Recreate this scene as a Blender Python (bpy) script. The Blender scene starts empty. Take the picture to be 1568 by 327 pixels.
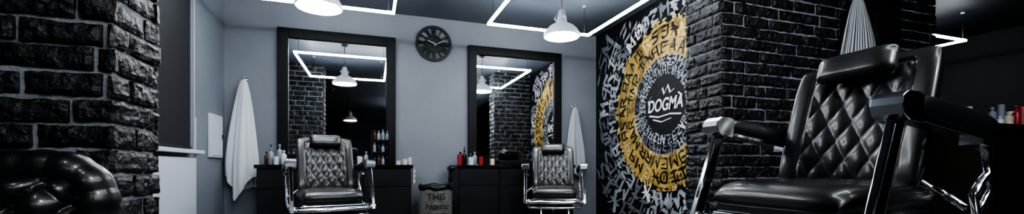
import bpy, math, random
from mathutils import Vector, Matrix, noise
random.seed(7)
pi=math.pi
ZOOM=(1,784,163.5)
scene=bpy.context.scene
col=scene.collection

# ---------------------------------------------------------------- materials
def mat(name, base, rough=0.5, metal=0.0, bump=0.0, bscale=40.0, var=0.0, vscale=6.0, emit=None, estr=0.0, coat=0.0, bdist=0.02, spec=0.5):
    m=bpy.data.materials.new(name); m.use_nodes=True
    nt=m.node_tree; b=nt.nodes['Principled BSDF']
    b.inputs['Base Color'].default_value=(*base,1); b.inputs['Roughness'].default_value=rough
    b.inputs['Metallic'].default_value=metal
    b.inputs['Specular IOR Level'].default_value=spec
    if coat: 
        b.inputs['Coat Weight'].default_value=coat; b.inputs['Coat Roughness'].default_value=0.16
    tc=nt.nodes.new('ShaderNodeTexCoord')
    if var>0:
        n=nt.nodes.new('ShaderNodeTexNoise'); n.inputs['Scale'].default_value=vscale; n.inputs['Detail'].default_value=5
        nt.links.new(tc.outputs['Object'],n.inputs['Vector'])
        r=nt.nodes.new('ShaderNodeValToRGB')
        r.color_ramp.elements[0].position=0.3; r.color_ramp.elements[1].position=0.7
        r.color_ramp.elements[0].color=(*[c*(1-var) for c in base],1)
        r.color_ramp.elements[1].color=(*[min(1,c*(1+var)) for c in base],1)
        nt.links.new(n.outputs['Fac'],r.inputs['Fac']); nt.links.new(r.outputs['Color'],b.inputs['Base Color'])
    if bump>0:
        n=nt.nodes.new('ShaderNodeTexNoise'); n.inputs['Scale'].default_value=bscale; n.inputs['Detail'].default_value=6
        nt.links.new(tc.outputs['Object'],n.inputs['Vector'])
        bp=nt.nodes.new('ShaderNodeBump'); bp.inputs['Strength'].default_value=bump; bp.inputs['Distance'].default_value=bdist
        nt.links.new(n.outputs['Fac'],bp.inputs['Height']); nt.links.new(bp.outputs['Normal'],b.inputs['Normal'])
    if emit:
        b.inputs['Emission Color'].default_value=(*emit,1); b.inputs['Emission Strength'].default_value=estr
    return m

M={}
M['wall']=mat('grey_plaster',(0.215,0.232,0.262),0.5,bump=0.08,bscale=60,var=0.06,vscale=2)
M['wall_light']=mat('light_grey_plaster',(0.205,0.225,0.258),0.5,bump=0.08,bscale=60,var=0.05,vscale=2)
M['ceil']=mat('ceiling_paint',(0.095,0.108,0.13),0.42,bump=0.05,bscale=50,var=0.05,vscale=2)
M['dark']=mat('charcoal_plaster',(0.006,0.0075,0.011),0.6,bump=0.06,bscale=40,var=0.1,spec=0.25)
M['mural']=mat('black_mural_paint',(0.008,0.009,0.012),0.5,bump=0.05,bscale=50,spec=0.35)
M['floor']=mat('dark_tile_floor',(0.05,0.052,0.056),0.25,var=0.25,vscale=3)
M['brick']=mat('black_painted_brick',(0.017,0.0185,0.022),0.40,bump=1.0,bscale=34,var=0.5,vscale=9,bdist=0.016)
M['mortar']=mat('grey_mortar',(0.27,0.282,0.305),0.85,bump=0.6,bscale=70,var=0.25,vscale=14,bdist=0.01)
M['leather']=mat('black_leather',(0.010,0.011,0.013),0.36,bump=0.14,bscale=260,bdist=0.003,spec=0.6,coat=.6)
M['chrome']=mat('chrome',(0.88,0.90,0.92),0.12,1.0)
M['dchrome']=mat('black_chrome',(0.10,0.105,0.115),0.10,1.0)
M['blackgloss']=mat('black_lacquer',(0.008,0.008,0.010),0.18)
M['blackmatte']=mat('black_matte',(0.010,0.011,0.013),0.5)
M['frame']=mat('black_wood_frame',(0.006,0.0065,0.008),0.5,bump=0.1,bscale=30,spec=0.3)
M['mirror']=mat('mirror_glass',(0.82,0.84,0.86),0.015,1.0)
M['led']=mat('led_diffuser',(1,1,1),0.5,emit=(0.91,0.96,1.0),estr=44)
M['bulb']=mat('lamp_diffuser',(1,1,1),0.5,emit=(0.93,0.97,1.0),estr=30)
M['enamel']=mat('enamel_shade',(0.30,0.32,0.35),0.3)
M['enamel_in']=mat('enamel_inner',(0.85,0.87,0.9),0.4)
M['white']=mat('white_enamel',(0.55,0.58,0.63),0.35)
M['towel']=mat('white_terry',(0.62,0.64,0.67),0.95,bump=0.6,bscale=220,bdist=0.004)
M['towelg']=mat('grey_terry',(0.40,0.42,0.46),0.95,bump=0.6,bscale=220,bdist=0.004)
M['wood']=mat('dark_cabinet',(0.014,0.014,0.017),0.32,bump=0.1,bscale=20,var=0.2)
M['brown']=mat('brown_bar_lacquer',(0.022,0.017,0.014),0.22,var=0.3,vscale=2)
M['gold']=mat('gold_mural_paint',(0.46,0.31,0.085),0.5,var=0.55,vscale=6)
M['gold2']=mat('bright_gold_paint',(0.75,0.58,0.25),0.5,var=0.3,vscale=5)
M['pgrey']=mat('silver_mural_paint',(0.38,0.40,0.43),0.5,var=0.45,vscale=4)
M['pgrey2']=mat('dim_silver_paint',(0.17,0.185,0.21),0.5,var=0.35,vscale=4)
M['pwhite']=mat('white_mural_paint',(0.80,0.82,0.84),0.5)
M['sack']=mat('burlap',(0.17,0.16,0.15),0.9,bump=0.7,bscale=150,var=0.2,vscale=20,bdist=0.005)
M['liner']=mat('black_liner',(0.01,0.01,0.012),0.3,bump=0.5,bscale=25)
M['red']=mat('red_plastic',(0.35,0.03,0.03),0.35)
M['clear']=mat('frosted_bottle',(0.25,0.28,0.32),0.15)
M['amber']=mat('amber_bottle',(0.10,0.045,0.02),0.15)
M['cream']=mat('cream_plastic',(0.6,0.52,0.42),0.4)
M['blind']=mat('black_blind_fabric',(0.010,0.011,0.014),0.7,bump=0.2,bscale=120)
M['glass']=mat('night_window_glass',(0.01,0.012,0.02),0.05)
# striped towel
ms=mat('striped_terry',(0.6,0.6,0.6),0.95,bump=0.5,bscale=200,bdist=0.004); nt=ms.node_tree
tc=nt.nodes.new('ShaderNodeTexCoord'); wv=nt.nodes.new('ShaderNodeTexWave'); wv.bands_direction='X'
wv.inputs['Scale'].default_value=5; wv.inputs['Distortion'].default_value=0.5
rp=nt.nodes.new('ShaderNodeValToRGB'); rp.color_ramp.interpolation='CONSTANT'
rp.color_ramp.elements[0].color=(0.06,0.065,0.08,1); rp.color_ramp.elements[1].color=(0.66,0.68,0.72,1); rp.color_ramp.elements[1].position=0.34
nt.links.new(tc.outputs['UV'],wv.inputs['Vector']); nt.links.new(wv.outputs['Fac'],rp.inputs['Fac'])
nt.links.new(rp.outputs['Color'],nt.nodes['Principled BSDF'].inputs['Base Color'])
M['stripe']=ms

# ---------------------------------------------------------------- mesh builder
class MB:
    def __init__(s): s.v=[]; s.f=[]; s.m=[]; s.s=[]; s.mats=[]; s.uv=None
    def mi(s,k):
        if k not in s.mats: s.mats.append(k)
        return s.mats.index(k)
    def add(s,vs,fs,k,smooth=False,xf=None):
        o=len(s.v); i=s.mi(k)
        for p in vs:
            p=Vector(p)
            if xf is not None: p=xf@p
            s.v.append(p)
        for f in fs: s.f.append([a+o for a in f]); s.m.append(i); s.s.append(smooth)
    def box(s,x0,x1,y0,y1,z0,z1,k,xf=None):
        vs=[(x0,y0,z0),(x1,y0,z0),(x1,y1,z0),(x0,y1,z0),(x0,y0,z1),(x1,y0,z1),(x1,y1,z1),(x0,y1,z1)]
        fs=[(0,3,2,1),(4,5,6,7),(0,1,5,4),(1,2,6,5),(2,3,7,6),(3,0,4,7)]
        s.add(vs,fs,k,False,xf)
    def extr(s,prof,x0,x1,k,xf=None):
        n=len(prof); vs=[(x0,y,z) for y,z in prof]+[(x1,y,z) for y,z in prof]
        fs=[tuple(range(n)),tuple(range(2*n-1,n-1,-1))]+[(i,i+n,(i+1)%n+n,(i+1)%n) for i in range(n)]
        s.add(vs,fs,k,False,xf)
    def lathe(s,prof,k,seg=32,xf=None,smooth=True):
        vs=[];fs=[]
        for r,z in prof:
            for i in range(seg):
                a=2*pi*i/seg; vs.append((r*math.cos(a),r*math.sin(a),z))
        for j in range(len(prof)-1):
            for i in range(seg):
                a=j*seg+i; b=j*seg+(i+1)%seg; fs.append((a,b,b+seg,a+seg))
        s.add(vs,fs,k,smooth,xf)
    def tube(s,path,r,k,seg=12,xf=None,flat=1.0,closed=False):
        P=[Vector(p) for p in path]; n=len(P); vs=[];fs=[]
        rr=r if isinstance(r,(list,tuple)) else [r]*n
        up=None
        for i in range(n):
            if closed: t=(P[(i+1)%n]-P[i-1]).normalized()
            else: t=(P[min(i+1,n-1)]-P[max(i-1,0)]).normalized()
            if up is None:
                up=Vector((0,0,1)) if abs(t.z)<0.9 else Vector((1,0,0))
            up=(up-t*up.dot(t)).normalized(); sd=t.cross(up)
            for j in range(seg):
                a=2*pi*j/seg; vs.append(P[i]+up*math.cos(a)*rr[i]+sd*math.sin(a)*rr[i]*flat)
        for i in range(n if closed else n-1):
            for j in range(seg):
                a=i*seg+j; b=i*seg+(j+1)%seg; c=((i+1)%n)*seg+(j+1)%seg; d=((i+1)%n)*seg+j
                fs.append((a,b,c,d))
        if not closed:
            fs.append(tuple(range(seg))[::-1]); fs.append(tuple((n-1)*seg+j for j in range(seg)))
        s.add(vs,fs,k,True,xf)
    def prism(s,p0,p1,w,t,k,xf=None,wdir=(0,1,0)):
        p0=Vector(p0);p1=Vector(p1); d=(p1-p0).normalized(); wd=Vector(wdir); wd=(wd-d*wd.dot(d)).normalized(); td=d.cross(wd)
        vs=[]
        for p in (p0,p1):
            for a,b in ((-1,-1),(1,-1),(1,1),(-1,1)): vs.append(p+wd*w/2*a+td*t/2*b)
        s.add(vs,[(0,3,2,1),(4,5,6,7),(0,1,5,4),(1,2,6,5),(2,3,7,6),(3,0,4,7)],k,False,xf)
    def cushion(s,W,H,T1,T2,k,N=40,Mm=40,c=0.08,kk=4,q=None,warp=None,xf=None,ex=0.5):
        for side in (0,1):
            vs=[];fs=[]
            for j in range(Mm+1):
                for i in range(N+1):
                    u=math.sin(pi/2*(-1+2*i/N)); v=math.sin(pi/2*(-1+2*j/Mm))
                    x=u*W/2*(1-c*abs(v)**6); z=v*H/2*(1-c*abs(u)**6)
                    e=max(0,(1-abs(u)**kk)*(1-abs(v)**kk))**ex
                    if side==0: y=-T1*e-(q(x,z,u,v)*e if q else 0)
                    else: y=T2*e
                    p=Vector((x,y,z))
                    if warp: p=warp(p,u,v)
                    vs.append(p)
            for j in range(Mm):
                for i in range(N):
                    a=j*(N+1)+i; f=(a,a+1,a+N+2,a+N+1)
                    fs.append(f if side==0 else f[::-1])
            s.add(vs,fs,k,True,xf)
    def build(s,name,parent=None,loc=(0,0,0),rotz=0,bevel=0,merge=False,mesh_only=False):
        me=bpy.data.meshes.new(name)
        me.from_pydata([tuple(p) for p in s.v],[],s.f)
        for k in s.mats: me.materials.append(M[k])
        me.polygons.foreach_set('material_index',s.m); me.polygons.foreach_set('use_smooth',s.s)
        if s.uv:
            ul=me.uv_layers.new(name='UVMap')
            for l in me.loops: ul.data[l.index].uv=s.uv[l.vertex_index]
        if merge:
            import bmesh
            bm=bmesh.new(); bm.from_mesh(me); bmesh.ops.remove_doubles(bm,verts=bm.verts,dist=0.0002); bm.to_mesh(me); bm.free()
        me.update()
        if mesh_only: return me
        return put(me,name,parent,loc,rotz,bevel)
def put(me,name,parent=None,loc=(0,0,0),rotz=0,bevel=0):
    ob=bpy.data.objects.new(name,me); col.objects.link(ob)
    ob.location=loc; ob.rotation_euler=(0,0,rotz)
    if parent: ob.parent=parent
    if bevel:
        b=ob.modifiers.new('bevel','BEVEL'); b.width=bevel; b.segments=3; b.limit_method='ANGLE'; b.angle_limit=math.radians(40)
    return ob
def empty(name,loc=(0,0,0),rotz=0):
    e=bpy.data.objects.new(name,None); e.empty_display_size=0.1; col.objects.link(e); e.location=loc; e.rotation_euler=(0,0,rotz); return e
T=Matrix.Translation
def R(a,ax): return Matrix.Rotation(a,4,ax)
FLAT=Matrix(((1,0,0,0),(0,0,1,0),(0,-1,0,0),(0,0,0,1)))
def text(body,name,parent,loc,rot,size,k,ext=0.002,shear=0,sx=1,off=0.0):
    c=bpy.data.curves.new(name,'FONT'); c.body=body; c.size=size; c.extrude=ext; c.align_x='CENTER'; c.align_y='CENTER'; c.shear=shear; c.offset=off
    c.materials.append(M[k]); o=bpy.data.objects.new(name,c); col.objects.link(o); o.location=loc; o.rotation_euler=rot; o.scale=(sx,1,1)
    if parent: o.parent=parent
    return o

# ---------------------------------------------------------------- room shell
D=5.5; XL=-1.59; XR=3.18; CZ=2.80; YF=-4.5; XE=8.5
b=MB(); b.box(XL-.2,XE+.2,YF-.2,D+.2,-.1,0,'floor'); b.build('floor')
b=MB(); b.box(XL-.2,XR+.10,YF-.2,D+.2,CZ,CZ+.1,'ceil'); b.box(XR+.10,XE+.2,YF-.2,D+.2,CZ,CZ+.1,'dark'); b.build('ceiling')
b=MB(); b.box(XL-.2,XR+.15,D,D+.2,0,CZ,'wall'); b.build('wall_back')
b=MB(); b.box(XR+.15,XE,D,D+.2,0,CZ,'dark'); b.build('wall_bar_back')
b=MB(); b.box(XE,XE+.2,YF-.2,D+.2,0,CZ,'dark'); b.build('wall_right')
b=MB(); b.box(XL,XE,YF-.2,YF,0,CZ,'dark'); b.build('wall_front')
b=MB()
b.box(XL-.2,XL,YF-.2,2.6,0,CZ,'dark'); b.box(XL-.2,XL,4.48,D,0,CZ,'wall_light')
b.box(XL-.2,XL,2.6,4.48,0,0.98,'wall_light'); b.box(XL-.2,XL,2.6,4.48,2.6,CZ,'wall_light')
b.build('wall_left')
b=MB(); b.box(XR,XR+.15,2.70,D,0,CZ,'mural'); b.build('wall_mural')
b=MB(); b.box(XL,-1.22,D-.015,D,0,.09,'frame'); b.box(.5,.98,D-.015,D,0,.09,'frame'); b.box(2.68,XR,D-.015,D,0,.09,'frame'); b.build('baseboard_back')

# window, blind, sill, radiator
w=MB(); w.box(XL-.16,XL-.14,2.6,4.48,.98,2.6,'glass')
for y in (2.6,3.5,4.43): w.box(XL-.17,XL-.12,y,y+.05,.98,2.6,'white')
w.box(XL-.17,XL-.12,2.6,4.48,.98,1.04,'white'); w.box(XL-.17,XL-.12,2.6,4.48,2.54,2.6,'white'); w.build('window_1')
w=MB(); w.box(XL+.002,XL+.13,2.5,4.53,.965,1.0,'white'); w.build('window_sill',bevel=.006)
w=MB(); w.box(XL+.005,XL+.075,2.45,4.50,2.66,2.74,'blackmatte'); w.box(XL+.03,XL+.036,2.48,4.47,1.03,2.7,'blind'); w.box(XL+.022,XL+.045,2.48,4.47,1.012,1.035,'blackmatte'); 
w.tube([(XL+.06,4.49,2.66),(XL+.06,4.49,.75),(XL+.07,4.50,.70),(XL+.06,4.52,.75),(XL+.06,4.52,1.3)],.003,'white',6); w.build('roller_blind')
w=MB()
w.box(XL+.03,XL+.10,2.6,4.42,.14,.93,'white'); w.box(XL+.10,XL+.106,2.62,3.50,.16,.91,'white'); w.box(XL+.10,XL+.106,3.52,4.40,.16,.91,'white')
for y in (2.8,4.2): w.box(XL+.004,XL+.03,y,y+.05,.3,.4,'white'); w.box(XL+.05,XL+.09,y,y+.04,0,.14,'white')
w.build('panel_radiator',bevel=.004)
w=MB(); w.box(XL+.002,XL+.03,5.0,5.35,.95,1.40,'white'); w.box(XL+.03,XL+.036,5.02,5.33,.97,1.38,'white'); w.box(XL+.036,XL+.042,5.30,5.32,1.15,1.2,'blackmatte'); w.build('electrical_panel',bevel=.004)

# ---------------------------------------------------------------- bricks
def brick_face(mb,O,U,Nn,width,height,rowh=0.086,bl=0.245,gap=0.016,dep=0.018,ph=0):
    O=Vector(O);U=Vector(U);Nn=Vector(Nn);Z=Vector((0,0,1))
    flip=U.cross(Z).dot(Nn)<0
    row=0; z=0
    while z<height-0.02:
        z1=min(z+rowh-gap,height)
        x=-random.uniform(0,.03)-(0.5*bl if (row+ph)%2 else 0)
        while x<width:
            L=bl*random.uniform(.86,1.12)
            a=max(x,-dep*.9); c=min(x+L-gap,width+dep*.9); x+=L
            if c-a<0.03: continue
            nx=max(4,int((c-a)/.018)); nz=5
            d0=dep*random.uniform(.7,1.25); tl=random.uniform(-.006,.006)
            ja=random.uniform(-.003,.003)
            vs=[];fs=[]
            for j in range(nz+1):
                for i in range(nx+1):
                    u=i/nx; v=j/nz
                    px=a+(c-a)*u; pz=z+(z1-z)*v+ja
                    e=(i in(0,nx)) or (j in(0,nz))
                    P=Vector((px*14,pz*14,O.x*3+O.y*5+row*.1))
                    nn=noise.noise(P); n2=noise.noise(P*2.6)
                    dd=d0+tl*(u-.5)*2+.009*nn+.007*n2-(0.006 if e else 0)
                    jx=.004*noise.noise(P*2+Vector((5,1,2))) ; jz=.006*noise.noise(P*2.0+Vector((9,4,1)))
                    vs.append(O+U*(px+jx)+Z*(pz+jz)+Nn*max(dd,.003))
            for j in range(nz):
                for i in range(nx):
                    k=j*(nx+1)+i; f=(k,k+1,k+nx+2,k+nx+1); fs.append(f[::-1] if flip else f)
            per=[i for i in range(nx+1)]+[j*(nx+1)+nx for j in range(1,nz+1)]+[nz*(nx+1)+i for i in range(nx-1,-1,-1)]+[j*(nx+1) for j in range(nz-1,0,-1)]
            o=len(vs)
            for k in per:
                p=vs[k]; q=p-Nn*((p-O).dot(Nn)+.004); vs.append(q)
            m=len(per)
            for i in range(m):
                f=(per[i],o+i,o+(i+1)%m,per[(i+1)%m]); fs.append(f[::-1] if flip else f)
            mb.add(vs,fs,'brick',False)
        z+=rowh; row+=1
# left pillar
PX=-.90;PY0=1.90;PY1=2.20
p=MB(); p.box(XL,PX,PY0,PY1,0,CZ,'mortar')
brick_face(p,(XL,PY0,0),(1,0,0),(0,-1,0),PX-XL,CZ,rowh=.092,bl=.25)
brick_face(p,(PX,PY0,0),(0,1,0),(1,0,0),PY1-PY0,CZ,rowh=.092,bl=.25,ph=1)
brick_face(p,(XL,PY1,0),(1,0,0),(0,1,0),PX-XL,CZ,rowh=.092,bl=.25)
p.build('brick_pillar')
QX=2.40;QY0=2.37;QY1=2.70;QX1=4.85
p=MB(); p.box(QX,QX1,QY0,QY1,0,CZ,'mortar')
brick_face(p,(QX,QY0,0),(1,0,0),(0,-1,0),QX1-QX,CZ)
brick_face(p,(QX,QY0,0),(0,1,0),(-1,0,0),QY1-QY0,CZ,ph=1)
brick_face(p,(QX,QY1,0),(1,0,0),(0,1,0),XR-QX-.02,CZ)
brick_face(p,(QX1,QY0,0),(0,1,0),(1,0,0),QY1-QY0,CZ,ph=1)
p.build('brick_pillar')
p=MB(); p.box(3.90,4.09,2.20,2.215,0,CZ,'blackgloss'); p.box(3.90,4.09,2.325,2.34,0,CZ,'blackgloss'); p.box(3.985,4.005,2.215,2.325,0,CZ,'blackgloss'); p.build('steel_column')

# ---------------------------------------------------------------- mural
mc=empty('graffiti_mural',(XR,3.96,1.56))
m=MB()
def polar(r,th,off): return (-off,-r*math.sin(th),r*math.cos(th))
def annulus(r0,r1,k,off,seg=96):
    vs=[];fs=[]
    for i in range(seg):
        th=2*pi*i/seg; vs.append(polar(r0,th,off)); vs.append(polar(r1,th,off))
    for i in range(seg):
        a=2*i;b2=2*((i+1)%seg); fs.append((a,a+1,b2+1,b2))
    m.add(vs,fs,k)
def stroke(rm,th0,pts,wd,ks,off,r0,h):
    nib=Vector((math.cos(.75),math.sin(.75)))*wd/2
    vs=[];fs=[]
    n=len(pts)
    for s_,q_ in pts:
        for sg in (-1,1):
            ss=s_+nib.x*sg; qq=q_*h+nib.y*sg
            vs.append(polar(r0+qq,th0+ss/rm,off))
    for i in range(n-1): fs.append((2*i,2*i+1,2*i+3,2*i+2))
    ok=all((3.96+P[1])<D-.02 and (3.96+P[1])>2.74 and 0.02<1.56+P[2]<CZ-.01 for P in vs)
    if ok: m.add(vs,fs,ks)
glyphs=[
 [[(-.3,.05),(-.3,.95),(-.15,1.05)],[(-.3,.9),(.25,1)],[(.25,1),(.22,.1),(.38,-.03)],[(-.3,.45),(.2,.5)]],
 [[(-.25,1.05),(-.28,.15),(.1,0),(.3,.15)],[(-.1,.55),(.3,.65)],[(-.25,1),(.3,.93)]],
 [[(0,1.1),(0,-.1)],[(-.35,.85),(.35,.9)],[(-.3,.1),(.3,.0)],[(.25,.7),(.25,.35)]],
 [[(-.3,1.05),(-.05,.5),(-.3,-.05)],[(.3,1.05),(.05,.5),(.3,-.1)],[(-.35,.5),(.35,.55)]],
 [[(-.3,-.05),(-.05,1.05)],[(-.02,1.05),(.33,-.08)],[(-.25,.35),(.25,.38)]],
 [[(.33,.95),(-.2,.9),(-.25,.58),(.25,.45),(.25,.08),(-.33,0)]],
 [[(-.3,1),(-.3,-.05)],[(-.3,.98),(.22,.85),(.2,.55),(-.2,.45)],[(0,.45),(.38,-.1)]],
 [[(-.35,-.03),(-.3,1.03)],[(-.3,.95),(0,.35),(.3,.98)],[(.3,1.03),(.35,-.05)]],
 [[(-.33,.9),(.33,1),(-.3,.05),(.38,0)],[(-.2,.5),(.25,.55)]],
 [[(-.25,.05),(-.3,.85),(.05,1),(.3,.8),(.28,.15),(0,0),(-.25,.05)],[(0,.75),(0,.25)]],
]
def ring(r0,r1,cnt,wd,ks,off,skip=0):
    rm=(r0+r1)/2; h=r1-r0
    for i in range(cnt):
        th=2*pi*(i+random.uniform(-.10,.10))/cnt; g=random.choice(glyphs); slot=2*pi*rm/cnt*1.12
        k=random.choice(ks); sh=random.uniform(-.15,.15); fl=random.choice((1,1,-1))
        jr=random.uniform(-.05,.05)
        for n_,pts in enumerate(g):
            stroke(rm,th,[(fl*a*slot+sh*(c-.5)*slot,c+jr) for a,c in pts],wd*random.uniform(.8,1.2),k,off+random.uniform(0,.0015),r0,h)
        if random.random()<.6:
            q=random.uniform(-.15,1.15)
            stroke(rm,th,[(-.5*slot,q),(-.1*slot,q+.1),(.15*slot,q-.06),(.5*slot,q+.05)],wd*.45,k,off+.0016,r0,h)
        for _ in range(2):
            q=random.choice((-.08,1.08,.5)); s0=random.uniform(-.5,.5)*slot
            stroke(rm,th,[(s0,q),(s0+.012,q+.07)],wd*.9,k,off+.0012,r0,h)
annulus(.565,.95,'gold',.003)
ring(.35,.45,30,.022,['pgrey','pwhite','pgrey'],.005)
ring(.47,.57,36,.026,['pgrey','pgrey','pgrey2'],.005)
ring(.60,.73,28,.030,['mural'],.005)
ring(.77,.90,32,.032,['mural','mural','mural','gold2'],.0075)
ring(.57,.60,60,.012,['gold2','gold'],.0085)
ring(.93,.985,66,.022,['gold','gold2','mural','gold2'],.010)
ring(1.01,1.17,40,.050,['pgrey','pgrey','pgrey2','pwhite'],.005)
ring(1.20,1.40,38,.060,['pgrey','pgrey2','pgrey'],.005)
ring(1.43,1.68,36,.066,['pgrey2','pgrey2','pgrey'],.005)
m.build('painted_rings',mc)
o=text('DOGMA','center_lettering',mc,(-.006,0,0),(pi/2,0,-pi/2),.20,'pwhite',.001,.25,.80,.004)
m=MB()
def mline(pts,wd):
    nib=Vector((math.cos(.75),math.sin(.75)))*wd/2
    vs=[]
    for a,c in pts:
        for sg in (-1,1): vs.append((-.006,-(a+nib.x*sg),c+nib.y*sg))
    m.add(vs,[(2*i,2*i+1,2*i+3,2*i+2) for i in range(len(pts)-1)],'pwhite')
mline([(-.27,-.10),(-.1,-.13),(.1,-.11),(.28,-.13)],.024); mline([(-.12,.12),(-.03,.2),(.0,.12),(.06,.22),(.10,.13),(.17,.16)],.026)
mline([(-.2,-.15),(-.05,-.19),(.12,-.16)],.018); mline([(-.26,-.02),(-.29,.08),(-.22,.13)],.02); mline([(.26,.0),(.29,.07),(.23,.11)],.02)
m.build('lettering_flourish',mc)

# ---------------------------------------------------------------- station mirrors
def station_mirror(x0,x1,z0=.885,z1=2.48):
    e=empty('station_mirror',((x0+x1)/2,D-.002,(z0+z1)/2)); W=(x1-x0)/2; H=(z1-z0)/2; t=.115
    f=MB(); 
    for x in (-W,W-t): f.box(x,x+t,-.05,0,-H,H,'frame')
    f.box(-W+t,W-t,-.05,0,H-t,H,'frame'); f.box(-W+t,W-t,-.05,0,-H,-H+.05,'frame'); f.build('frame',e,bevel=.006)
    g=MB(); g.box(-W+t,W-t,-.02,-.001,-H+.05,H-t,'mirror'); g.build('glass',e)
station_mirror(-1.05,.28); station_mirror(1.22,2.59)

# counters
def counter(x0,x1):
    e=empty('station_counter',((x0+x1)/2,D-.003,0)); W=(x1-x0)/2
    c=MB(); c.box(-W,W,-.46,0,.835,.875,'blackgloss'); c.build('top',e,bevel=.004)
    c=MB(); c.box(-W+.02,W-.02,-.43,0,.08,.835,'wood')
    n=3; dw=(2*W-.04)/n
    for i in range(n):
        xa=-W+.02+i*dw
        c.box(xa+.008,xa+dw-.008,-.448,-.43,.62,.825,'wood'); c.box(xa+.008,xa+dw-.008,-.448,-.43,.10,.61,'wood')
    c.box(-W+.05,W-.05,-.38,-.02,0,.08,'blackmatte'); c.build('cabinet',e,bevel=.003)
counter(-1.19,.46); counter(.99,2.60)

def bprof(r,h,nr,nh): return [(0,0),(r*.95,0),(r,h*.03),(r,h*.62),(r*.85,h*.7),(nr,h*.76),(nr,h*.86),(nr*1.25,h*.865),(nr*1.25,h),(0,h)]
def bottles(name,items,z):
    q=MB(); x0,y0=items[0][0],items[0][1]
    for x,y,r,h,k,typ in items:
        xf=T((x-x0,y-y0,0))
        if typ=='b': q.lathe(bprof(r,h,r*.35,h),k,20,xf)
        elif typ=='c': q.lathe([(0,0),(r,0),(r,h),(r*.92,h),(r*.9,.01),(0,.01)],k,20,xf,False)
        elif typ=='p':
            q.lathe(bprof(r,h,r*.3,h),k,20,xf); q.tube([(0,0,h),(0,0,h+.03),(0,-.035,h+.028)],.005,'blackmatte',8,xf)
        elif typ=='j': q.lathe([(0,0),(r,0),(r,h*.65),(r*1.05,h*.65),(r*1.05,h),(0,h)],k,20,xf,False)
    return q.build(name,None,(x0,y0,z))
bottles('grooming_bottles',[(-1.06,5.2,.028,.19,'clear','p'),(-.99,5.27,.03,.23,'clear','b'),(-.93,5.18,.028,.16,'white','b'),(-.87,5.25,.035,.12,'blackgloss','j'),(-1.12,5.28,.025,.15,'amber','b'),(-1.0,5.14,.025,.09,'white','j'),(-.80,5.3,.03,.21,'blackgloss','p'),(-.14,5.2,.028,.1,'white','j'),(-.07,5.27,.025,.16,'clear','b')],.875)
bottles('styling_products',[(1.05,5.2,.03,.13,'red','j'),(1.12,5.25,.03,.2,'blackgloss','p'),(1.19,5.17,.035,.10,'white','j'),(1.26,5.26,.03,.17,'clear','b'),(1.33,5.2,.028,.11,'red','j'),(1.40,5.24,.035,.12,'blackgloss','j'),(1.48,5.2,.03,.08,'cream','j'),(1.08,5.3,.03,.17,'blackgloss','b'),(1.22,5.33,.03,.2,'blackgloss','b'),(1.56,5.25,.028,.13,'blackgloss','b'),(2.40,5.25,.03,.14,'white','b'),(2.48,5.2,.03,.18,'clear','p')],.875)
bottles('disposable_cups',[(.37,5.10,.028,.07,'cream','c'),(.43,5.16,.025,.09,'white','c'),(.30,5.14,.028,.05,'white','j')],.875)
# bottle stand
e=empty('bottle_stand',(.10,5.33,.875)); s=MB()
for x in (-.11,.105): s.box(x,x+.006,-.05,.05,0,.42,'blackmatte')
for z in (0,.15,.30): s.box(-.11,.11,-.05,.05,z,z+.006,'blackmatte')
s.build('rack',e); s=MB()
for z in (.006,.156,.306):
    for i,x in enumerate((-.075,-.025,.025,.075)):
        s.lathe(bprof(.019,random.uniform(.09,.13),.008,.1),random.choice(['clear','blackgloss','amber','clear']),14,T((x,0,z)))
s.build('bottles',e)
s=MB(); s.box(0,.012,-.04,.04,-.10,.10,'cream'); 
for z in (-.06,0,.06): s.box(.012,.03,-.025,.025,z-.02,z+.02,'white')
s.build('power_strip',None,(.462,5.12,.74),bevel=.003)
s=MB(); s.tube([(0,0,0),(0,-.03,.0),(0,-.12,.0),(0,-.2,0)],[.035,.045,.042,.028],'blackgloss',16); s.tube([(0,-.05,-.03),(0,-.06,-.10),(0,-.05,-.17)],[.018,.016,.018],'blackmatte',12)
s.tube([(0,-.05,-.17),(.0,-.02,-.3),(0.0,.08,-.42),(0,.12,-.2),(0.0,.05,.0)],.006,'blackmatte',8); s.build('hair_dryer',None,(.935,5.25,.83))

# waste sack
e=empty('burlap_waste_sack',(.73,5.08,0)); s=MB()
s.lathe([(0,0),(.17,0),(.19,.04),(.2,.2),(.195,.4),(.19,.54),(.185,.60)],'sack',40); s.build('sack_body',e)
s=MB(); vs=[];fs=[]; seg=48; pr=[(.188,.575),(.198,.585),(.200,.61),(.19,.64),(.17,.63),(.165,.5),(.16,.3)]
for r,z in pr:
    for i in range(seg):
        a=2*pi*i/seg; rr=r+.006*math.sin(a*9+z*20); vs.append((rr*math.cos(a),rr*math.sin(a),z+.010*math.sin(a*5)))
for j in range(len(pr)-1):
    for i in range(seg): a=j*seg+i;c=j*seg+(i+1)%seg; fs.append((a,c,c+seg,a+seg))
s.add(vs,fs,'liner',True); s.build('bin_liner',e)
for i,(t_,z) in enumerate((('THIS',.50),('Home',.39),('RUNS ON',.29))):
    text(t_,'print_%d'%i,e,(-.02,-.204,z),(pi/2,0,-.12),.11 if i<2 else .065,'blackmatte',.003,0.3 if i==1 else 0)

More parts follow.
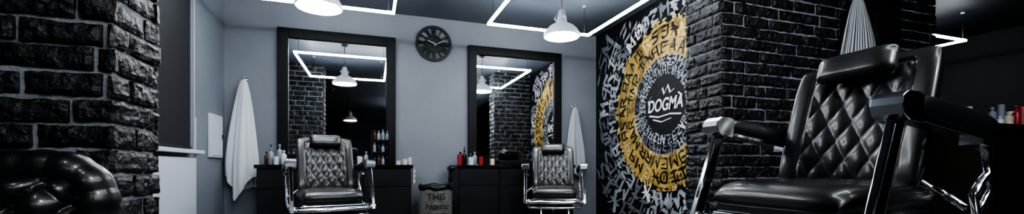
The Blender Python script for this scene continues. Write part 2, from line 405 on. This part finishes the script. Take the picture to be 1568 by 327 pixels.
# ---------------------------------------------------------------- clock
e=empty('round_clock',(.765,D-.002,2.46)); s=MB(); Ry=R(pi/2,'X')
def rng(r0,r1,d,k): s.lathe([(r0,.004),(r0,d),(r1,d),(r1,.004),(r0,.004)],k,64,Ry,False)
rng(.198,.232,.028,'blackmatte'); rng(.095,.112,.028,'blackmatte'); 
s.lathe([(0,.006),(.095,.006),(.095,.010),(0,.010)],'blackmatte',48,Ry,False)
nums=['XII','I','II','III','IIII','V','VI','VII','VIII','IX','X','XI']
for h in range(12):
    a=-h*pi/6; n=nums[h]; L=len(n); base=R(-a,'Y')
    wl=.024; x=-(L-1)*wl/2
    for ch in n:
        def bar(xa,xb,zw=.014):
            s.prism((xa,-.018,.108),(xb,-.018,.202),zw,.012,'blackmatte',base,wdir=(1,0,0))
        if ch=='I': bar(x*.7,x)
        elif ch=='V': bar(x*.5,x-.016); bar(x*.5,x+.016)
        else: bar(x*.6-.012,x+.014); bar(x*.6+.012,x-.014)
        x+=wl
s.build('face',e)
s=MB(); s.prism((0,-.032,-.03),(.125,-.032,.045),.009,.004,'white',wdir=(0,0,1)); s.prism((.02,-.036,-.01),(-.08,-.036,.03),.012,.004,'white',wdir=(0,0,1)); s.lathe([(0,0),(.012,0),(.012,.04),(0,.04)],'white',20,Ry); s.build('hands',e)

# ---------------------------------------------------------------- lights
LZ=2.45
def led_frame(x0,x1,y0,y1,name='led_frame_light'):
    e=empty(name,((x0+x1)/2,(y0+y1)/2,LZ)); W=(x1-x0)/2;H=(y1-y0)/2;t=.0115
    s=MB()
    s.box(-W-t,W+t,-H-t,-H+t,-t,t,'led'); s.box(-W-t,W+t,H-t,H+t,-t,t,'led')
    s.box(-W-t,-W+t,-H+t,H-t,-t,t,'led'); s.box(W-t,W+t,-H+t,H-t,-t,t,'led'); s.build('tube',e)
    s=MB()
    for x in (-W+.05,W-.05):
        for y in (-H,H):
            s.tube([(x,y,t),(x,y,CZ-LZ)],.0025,'blackmatte',6); s.box(x-.02,x+.02,y-t-.002,y+t+.002,t,t+.006,'white'); s.lathe([(0,CZ-LZ-.015),(.02,CZ-LZ-.015),(.02,CZ-LZ),(0,CZ-LZ)],'white',16,T((x,y,0)))
    s.build('suspension',e)
led_frame(-1.03,.21,2.86,4.5); led_frame(1.235,2.49,2.86,4.5); led_frame(1.15,2.40,-.75,1.0); led_frame(5.9,7.13,3.16,4.8)
led_frame(.75,2.1,-2.9,-1.3)  # extra unseen frame, added to light the pillar fronts, clear of both mirrors
def pendant(x,y,z=2.17):
    e=empty('pendant_lamp',(x,y,z)); s=MB()
    out=[(.185,0),(.188,.012),(.180,.035),(.160,.07),(.125,.105),(.08,.13),(.055,.145),(.05,.20),(.036,.235),(.03,.27),(.012,.28)]
    s.lathe(out,'enamel',48); s.lathe([(r*.965,z_+.001) for r,z_ in out[:8]][::-1],'enamel_in',48)
    s.lathe([(.185,0),(.178,.001)],'enamel_in',48)
    for i in range(3):
        a=2*pi*i/3+.4; s.tube([(.05*math.cos(a),.05*math.sin(a),.15),(.075*math.cos(a),.075*math.sin(a),.2),(.03*math.cos(a),.03*math.sin(a),.26)],.004,'chrome',6)
    s.build('shade',e)
    s=MB(); s.lathe([(0,-.004),(.08,-.002),(.13,.006),(.172,.03),(.1,.06),(0,.06)],'bulb',40); s.build('diffuser',e)
    s=MB(); s.tube([(0,0,.27),(0,0,CZ-z)],.005,'blackmatte',8); s.lathe([(0,CZ-z-.03),(.045,CZ-z-.03),(.05,CZ-z),(0,CZ-z)],'blackmatte',24); s.build('cord',e)
pendant(-.42,3.79); pendant(1.83,3.85); pendant(-.6,-1.8)
def fill_spot(x,y,aim,power,size=70):  # added fill spots in ceiling cans, to brighten brick pillars and foreground chairs
    e=empty('added_fill_spotlight',(x,y,CZ)); p0=Vector((x,y,CZ-.12)); d=(Vector(aim)-p0).normalized()
    s=MB(); s.lathe([(0,-.03),(.04,-.03),(.04,0),(0,0)],'blackmatte',20); s.tube([(0,0,-.03),(0,0,-.12)],.008,'blackmatte',8)
    q=d.to_track_quat('-Z','Y').to_matrix().to_4x4()
    s.lathe([(0,.06),(.035,.06),(.045,.04),(.045,-.06),(.038,-.06),(.035,-.02),(0,-.02)],'blackmatte',24,T((0,0,-.12))@q)
    s.build('fill_spot_can',e)
    l=bpy.data.lights.new('fill_spot_lamp','SPOT'); l.energy=power; l.spot_size=math.radians(size); l.spot_blend=.8; l.shadow_soft_size=.035; l.color=(.92,.96,1)
    o=bpy.data.objects.new('fill_spot_lamp',l); col.objects.link(o); o.parent=e; o.location=Vector((0,0,-.12))+d*.065; o.rotation_euler=d.to_track_quat('-Z','Y').to_euler()
fill_spot(.75,-.6,(-1.15,1.9,1.35),66,60)
fill_spot(.9,-.9,(3.1,2.4,1.3),115,75)
fill_spot(-.9,.3,(-1.2,1.5,.8),15,70)

# ---------------------------------------------------------------- towels
def towel(name,x,y,ztop,H,W,k,seed,dep=.10):
    random.seed(seed); s=MB(); n=120; rows=44; vs=[];uv=[]
    for j in range(rows+1):
        t=j/rows
        for i in range(n):
            a=2*pi*i/n
            low=1-.10*abs(math.sin(a*1.5+seed))-.12*(.5+.5*math.cos(2*a+.6))
            g=t**.62; w=.022+(W/2-.022)*min(1,g*1.12)*(1-.18*max(0,t-.6)); d=.018+dep*.5*g
            fold=1+.20*g*math.sin(a*5+seed+1.2*t)+.10*g*math.sin(a*11+seed*2)
            yy=-dep*.5-.02+math.sin(a)*d*fold*.85
            vs.append((math.cos(a)*w*fold+.02*math.sin(t*3+seed)*t, min(yy,-.004), -H*t*low))
            uv.append((i/n*2.2,t))
    fs=[(j*n+i,j*n+(i+1)%n,(j+1)*n+(i+1)%n,(j+1)*n+i) for j in range(rows) for i in range(n)]
    s.add(vs,fs,k,True); s.uv=uv
    e=empty(name,(x,y,ztop)); ob=s.build('cloth',e)
    s=MB(); s.lathe([(0,0),(.02,0),(.02,.008),(0,.008)],'chrome',16,T((0,0,.02))@R(pi/2,'X')); s.tube([(0,-.002,.02),(0,-.04,.015),(0,-.065,.02),(0,-.07,.05)],.006,'chrome',8)
    s.tube([(0,-.06,.028),(.008,-.065,.0),(0,-.06,-.03),(-.008,-.06,0),(0,-.06,.028)],.004,k,6); s.build('hook',e)
towel('hanging_towel',-1.375,D-.002,1.83,1.36,.31,'towel',3,.14)
towel('hanging_towel',2.79,D-.002,1.71,1.05,.29,'towelg',5,.12)
towel('hanging_towel',3.66,QY0-.03,2.20,.95,.42,'stripe',8,.14)

# ---------------------------------------------------------------- barber chairs
def quilt(wx,wz,amp,ul,vl0,vl1):
    def f(x,z,u,v):
        p_=x/wx+z/wz; q_=x/wx-z/wz
        s_=math.sqrt(abs(math.sin(pi*p_)*math.sin(pi*q_)))
        mk=min(1,max(0,(ul-abs(u))/.05))*min(1,max(0,(v-vl0)/.05))*min(1,max(0,(vl1-v)/.05))
        edge=math.exp(-((abs(u)-ul)/.03)**2)*(1 if vl0<v<vl1 else 0)+math.exp(-((v-vl1)/.03)**2)*(1 if abs(u)<ul else 0)
        return amp*s_*mk+(-.006)*min(1,edge)-.004*mk
    return f
def chair_parts():
    P={}
    s=MB()
    def wb(p,u,v):
        p=p.copy(); p.x*=(1-.01*v); p.y-=.045*abs(u)**2.5; p.z+= .020*(1-u*u)*(v>0)*v
        return p
    xf=T((0,.232,.81))@R(-math.radians(17),'X')
    s.cushion(.50,.52,.045,.055,'leather',120,120,.05,5,quilt(.088,.15,.010,.70,-.95,.80),wb,xf,.42)
    P['backrest']=(s,True,0)
    s=MB(); xf=T((0,.225,1.04))@R(-math.radians(20),'X')
    def wh(p,u,v): p=p.copy(); p.y-=.012*u*u; return p
    s.cushion(.28,.12,.045,.03,'leather',40,30,.12,4,None,wh,xf,.5)
    for x in (-.05,.05): s.tube([(x,.25,1.02),(x,.285,.99),(x,.295,.9)],.007,'chrome',10)
    P['headrest']=(s,True,0)
    s=MB(); xf=T((0,-.015,.545))@FLAT
    def ws(p,u,v):
        p=p.copy(); 
        if v<0: p.y+=.022*v*v*v*v
        return p
    s.cushion(.52,.50,.058,.045,'leather',90,90,.07,6,quilt(.088,.12,.008,.72,-.1,.9),ws,xf,.38)
    ol=[]
    for i in range(80):
        a=2*pi*i/80; c_,s_=math.cos(a),math.sin(a); n_=6
        r=(abs(c_)**n_+abs(s_)**n_)**(-1/n_); ol.append((r*c_*.252,-.015+r*s_*.242,.543))
    s.tube(ol,.006,'leather',8,closed=True)
    P['seat']=(s,True,0)
    s=MB()
    s.box(-.235,.235,-.24,.21,.470,.515,'leather'); 
    s.box(-.248,.248,-.255,.225,.440,.472,'chrome'); s.box(-.20,.20,-.20,.18,.36,.44,'blackgloss')
    P['seat_frame']=(s,False,.01)
    s=MB(); 
    pth=[(-.325,-.10,.455)]+[(.30*math.sin(-pi/2+pi*i/16),-.22-.055*math.cos(-pi/2+pi*i/16),.43) for i in range(17)]+[(.325,-.10,.455)]
    s.tube(pth,.016,'chrome',12)
    s.tube([(p_[0]*.96,p_[1]+.01,p_[2]-.06) for p_ in pth],.012,'chrome',12)
    for sx in (-1,1):
        x=sx*.325
        s.tube([(x,-.27,.44),(x,-.05,.425),(x,.18,.45),(x,.25,.50),(x*1.0,.235,.56),(x,.27,.60),(x,.315,.63),(x,.30,.70),(x,.265,.73)],.012,'chrome',12)
        s.tube([(x,.25,.50),(x,.29,.54),(x,.33,.58),(x,.30,.62),(x,.26,.60)],.008,'chrome',10)
        s.tube([(x,.05,.43),(sx*.22,.05,.42)],.014,'chrome',10); s.tube([(x,-.16,.43),(sx*.22,-.16,.42)],.014,'chrome',10)
        s.tube([(x,.20,.52),(sx*.20,.24,.60)],.012,'chrome',10)
    P['side_frame']=(s,False,0)
    s=MB()
    nose=[(-.205,-.034),(-.232,-.022),(-.246,.004),(-.243,.028),(-.222,.046),(-.175,.052),(-.150,.046),(-.150,-.034)]
    for sx in (-1,1):
        x=sx*.325; ang=math.radians(-8.5)
        A=T((x,.055,.785))@R(ang,'X')
        s.box(-.030,.030,-.20,.205,-.024,-.008,'chrome',A)
        s.extr(nose,-.041,.041,'chrome',A)
        s.box(-.030,.030,.17,.215,-.040,.0,'chrome',A)
        s.prism((x,-.140,.79),(x,-.265,.42),.046,.022,'dchrome'); 
        s.prism((x,-.160,.775),(x,-.287,.42),.008,.027,'chrome')
        s.prism((x,-.120,.775),(x,-.243,.42),.006,.027,'chrome')
        s.lathe([(0,-.02),(.024,-.02),(.024,.02),(0,.02)],'chrome',20,T((x,-.255,.44))@R(pi/2,'Y'))
    P['arm_frames']=(s,False,.006)
    s=MB()
    for sx in (-1,1):
        x=sx*.325; A=T((x,.055,.785))@R(math.radians(-8.5),'X')@T((0,.04,.022))@FLAT
        s.cushion(.088,.41,.038,.036,'leather',20,50,.10,4,None,None,A,.35)
    P['arm_pads']=(s,True,0)
    s=MB()
    for sx in (-1,1): s.tube([(sx*.15,-.18,.40),(sx*.15,-.32,.30),(sx*.15,-.42,.12)],.012,'chrome',10)
    s.box(-.2,.2,-.55,-.38,.10,.118,'chrome'); s.box(-.18,.18,-.54,-.39,.118,.124,'blackmatte')
    P['footrest']=(s,False,.004)
    return P
CP={}
for k,(s,mg,bv) in chair_parts().items(): CP[k]=(s.build('barber_chair_'+k,mesh_only=True,merge=mg),bv)
def barber_chair(x,y,rotz,lift):
    e=empty('barber_chair',(x,y,0),rotz)
    for k,(me,bv) in CP.items(): put(me,k,e,(0,0,lift),0,bv)
    s=MB(); s.lathe([(0,0),(.33,0),(.335,.012),(.32,.025),(.24,.045),(.12,.06),(.07,.08),(.06,.12),(.06,.25),(.045,.25),(.045,.37+lift),(0,.37+lift)],'chrome',48)
    s.build('base',e)
    s=MB(); s.tube([(.04,.05,.33+lift),(.2,.1,.34+lift),(.30,.14,.40+lift)],.008,'chrome',8); s.build('pump_lever',e)
barber_chair(1.57,1.106,-pi/2,.20)
barber_chair(-.37,4.12,math.radians(14),.055)
barber_chair(2.00,4.42,math.radians(-22),.03)

# ---------------------------------------------------------------- chesterfield
e=empty('tufted_leather_armchair',(-1.13,1.57,0))
s=MB(); W=.335
top=.845; path=[]
r=.052; cr=.10
for i in range(9): path.append((-W,.03,.30+i*(top-cr-.30)/8))
for i in range(1,10): a=pi-i*pi/2/9; path.append((-W+cr+cr*math.cos(a),.03,top-cr+cr*math.sin(a)-.0))
for i in range(1,12): path.append((-W+cr+i*(2*W-2*cr)/12,.03,top))
for i in range(0,10): a=pi/2-i*pi/2/9; path.append((W-cr+cr*math.cos(a),.03,top-cr+cr*math.sin(a)))
for i in range(1,9): path.append((W,.03,top-cr-i*(top-cr-.30)/8))
P=[Vector(p_) for p_ in path]
vs=[];fs=[];seg=28; 
dense=[]
for i in range(len(P)-1):
    for t in range(4): dense.append(P[i].lerp(P[i+1],t/4))
dense.append(P[-1]); n=len(dense)
L=0
for i in range(n):
    t_=(dense[min(i+1,n-1)]-dense[max(i-1,0)]).normalized(); sd=Vector((0,1,0)); up=sd.cross(t_)
    if i: L+=(dense[i]-dense[i-1]).length
    for j in range(seg):
        a=2*pi*j/seg; rr=r*(1+.10*abs(math.sin(L*pi/.06)))
        vs.append(dense[i]+up*math.cos(a)*rr+sd*math.sin(a)*rr)
fs=[(i*seg+j,i*seg+(j+1)%seg,(i+1)*seg+(j+1)%seg,(i+1)*seg+j) for i in range(n-1) for j in range(seg)]
fs.append(tuple(range(seg))); fs.append(tuple((n-1)*seg+j for j in range(seg)))
s.add(vs,fs,'leather',True); s.build('rolled_edge',e)
s=MB()
def tq(x,z,u,v):
    wx,wz=.12,.13
    p_=x/wx+z/wz; q_=x/wx-z/wz
    pil=(abs(math.sin(pi*p_)*math.sin(pi*q_)))**.4
    dp=p_-round(p_); dq=q_-round(q_); bt=math.exp(-(dp*dp+dq*dq)/.02)
    return .040*pil-.02*bt
s.cushion(.62,.56,.04,.05,'leather',120,120,.05,8,tq,None,T((0,.0,.545)),.3)
for i in range(-6,7):
    for j in range(-6,7):
        x=(i+j)/2*.12; z=(i-j)/2*.13
        if abs(x)<.27 and abs(z)<.25: s.lathe([(0,.006),(.008,.004),(.012,0),(.012,-.004)],'leather',14,T((x,-.040+.008,.545+z))@R(pi/2,'X'))
s.build('tufted_back',e)
s=MB()
s.cushion(.56,.54,.07,.06,'leather',40,40,.06,6,None,None,T((0,-.35,.40))@FLAT,.4)
s.build('seat_cushion',e)
s=MB(); s.box(-.35,.35,-.62,.08,.10,.34,'leather')
for sx in (-1,1):
    s.tube([(sx*.315,-.62,.56),(sx*.315,.0,.56)],.07,'leather',20); s.box(sx*.315-.04,sx*.315+.04,-.62,.0,.10,.56,'leather')
    for y in (-.56,.03): s.lathe([(.015,0),(.028,.1),(0,.1)],'blackgloss',16,T((sx*.30,y,0)))
s.build('body',e,bevel=.015)

# ---------------------------------------------------------------- bar
e=empty('reception_bar',(5.6,2.0,0)); s=MB()
s.box(-1.30,1.4,-.22,.25,0,1.12,'brown'); 
for i in range(4): s.box(-1.27+i*.67,-1.27+i*.67+.63,-.235,-.22,.1,1.05,'brown')
s.build('cabinet',e,bevel=.004); s=MB(); s.box(-1.34,1.44,-.29,.29,1.12,1.165,'blackgloss'); s.build('countertop',e,bevel=.005)
it=[]; random.seed(5)
for i in range(16):
    it.append((4.36+i*.045,1.86+random.uniform(-.05,.12),random.uniform(.018,.026),random.uniform(.06,.17),random.choice(['white','clear','red','cream','cream','white']),random.choice('bjc')))
bottles('bar_bottles',it,1.165)

# ---------------------------------------------------------------- world + camera
w=bpy.data.worlds.new('night'); scene.world=w; w.use_nodes=True
w.node_tree.nodes['Background'].inputs['Color'].default_value=(.03,.045,.08,1); w.node_tree.nodes['Background'].inputs['Strength'].default_value=.5
cam=bpy.data.cameras.new('camera'); co=bpy.data.objects.new('camera',cam); col.objects.link(co)
co.location=(0,0,.85); co.rotation_euler=(pi/2,0,-math.atan(214/636))
k,zx,zy=ZOOM
cam.sensor_fit='HORIZONTAL'; cam.sensor_width=36; cam.lens=14.6*k; cam.shift_x=k*(zx-784)/1568; cam.shift_y=k*(255-zy)/1568; cam.clip_start=.02
scene.camera=co
scene.view_settings.exposure=0.32
try: scene.view_settings.look='AgX - High Contrast'
except Exception as ex: print(ex)
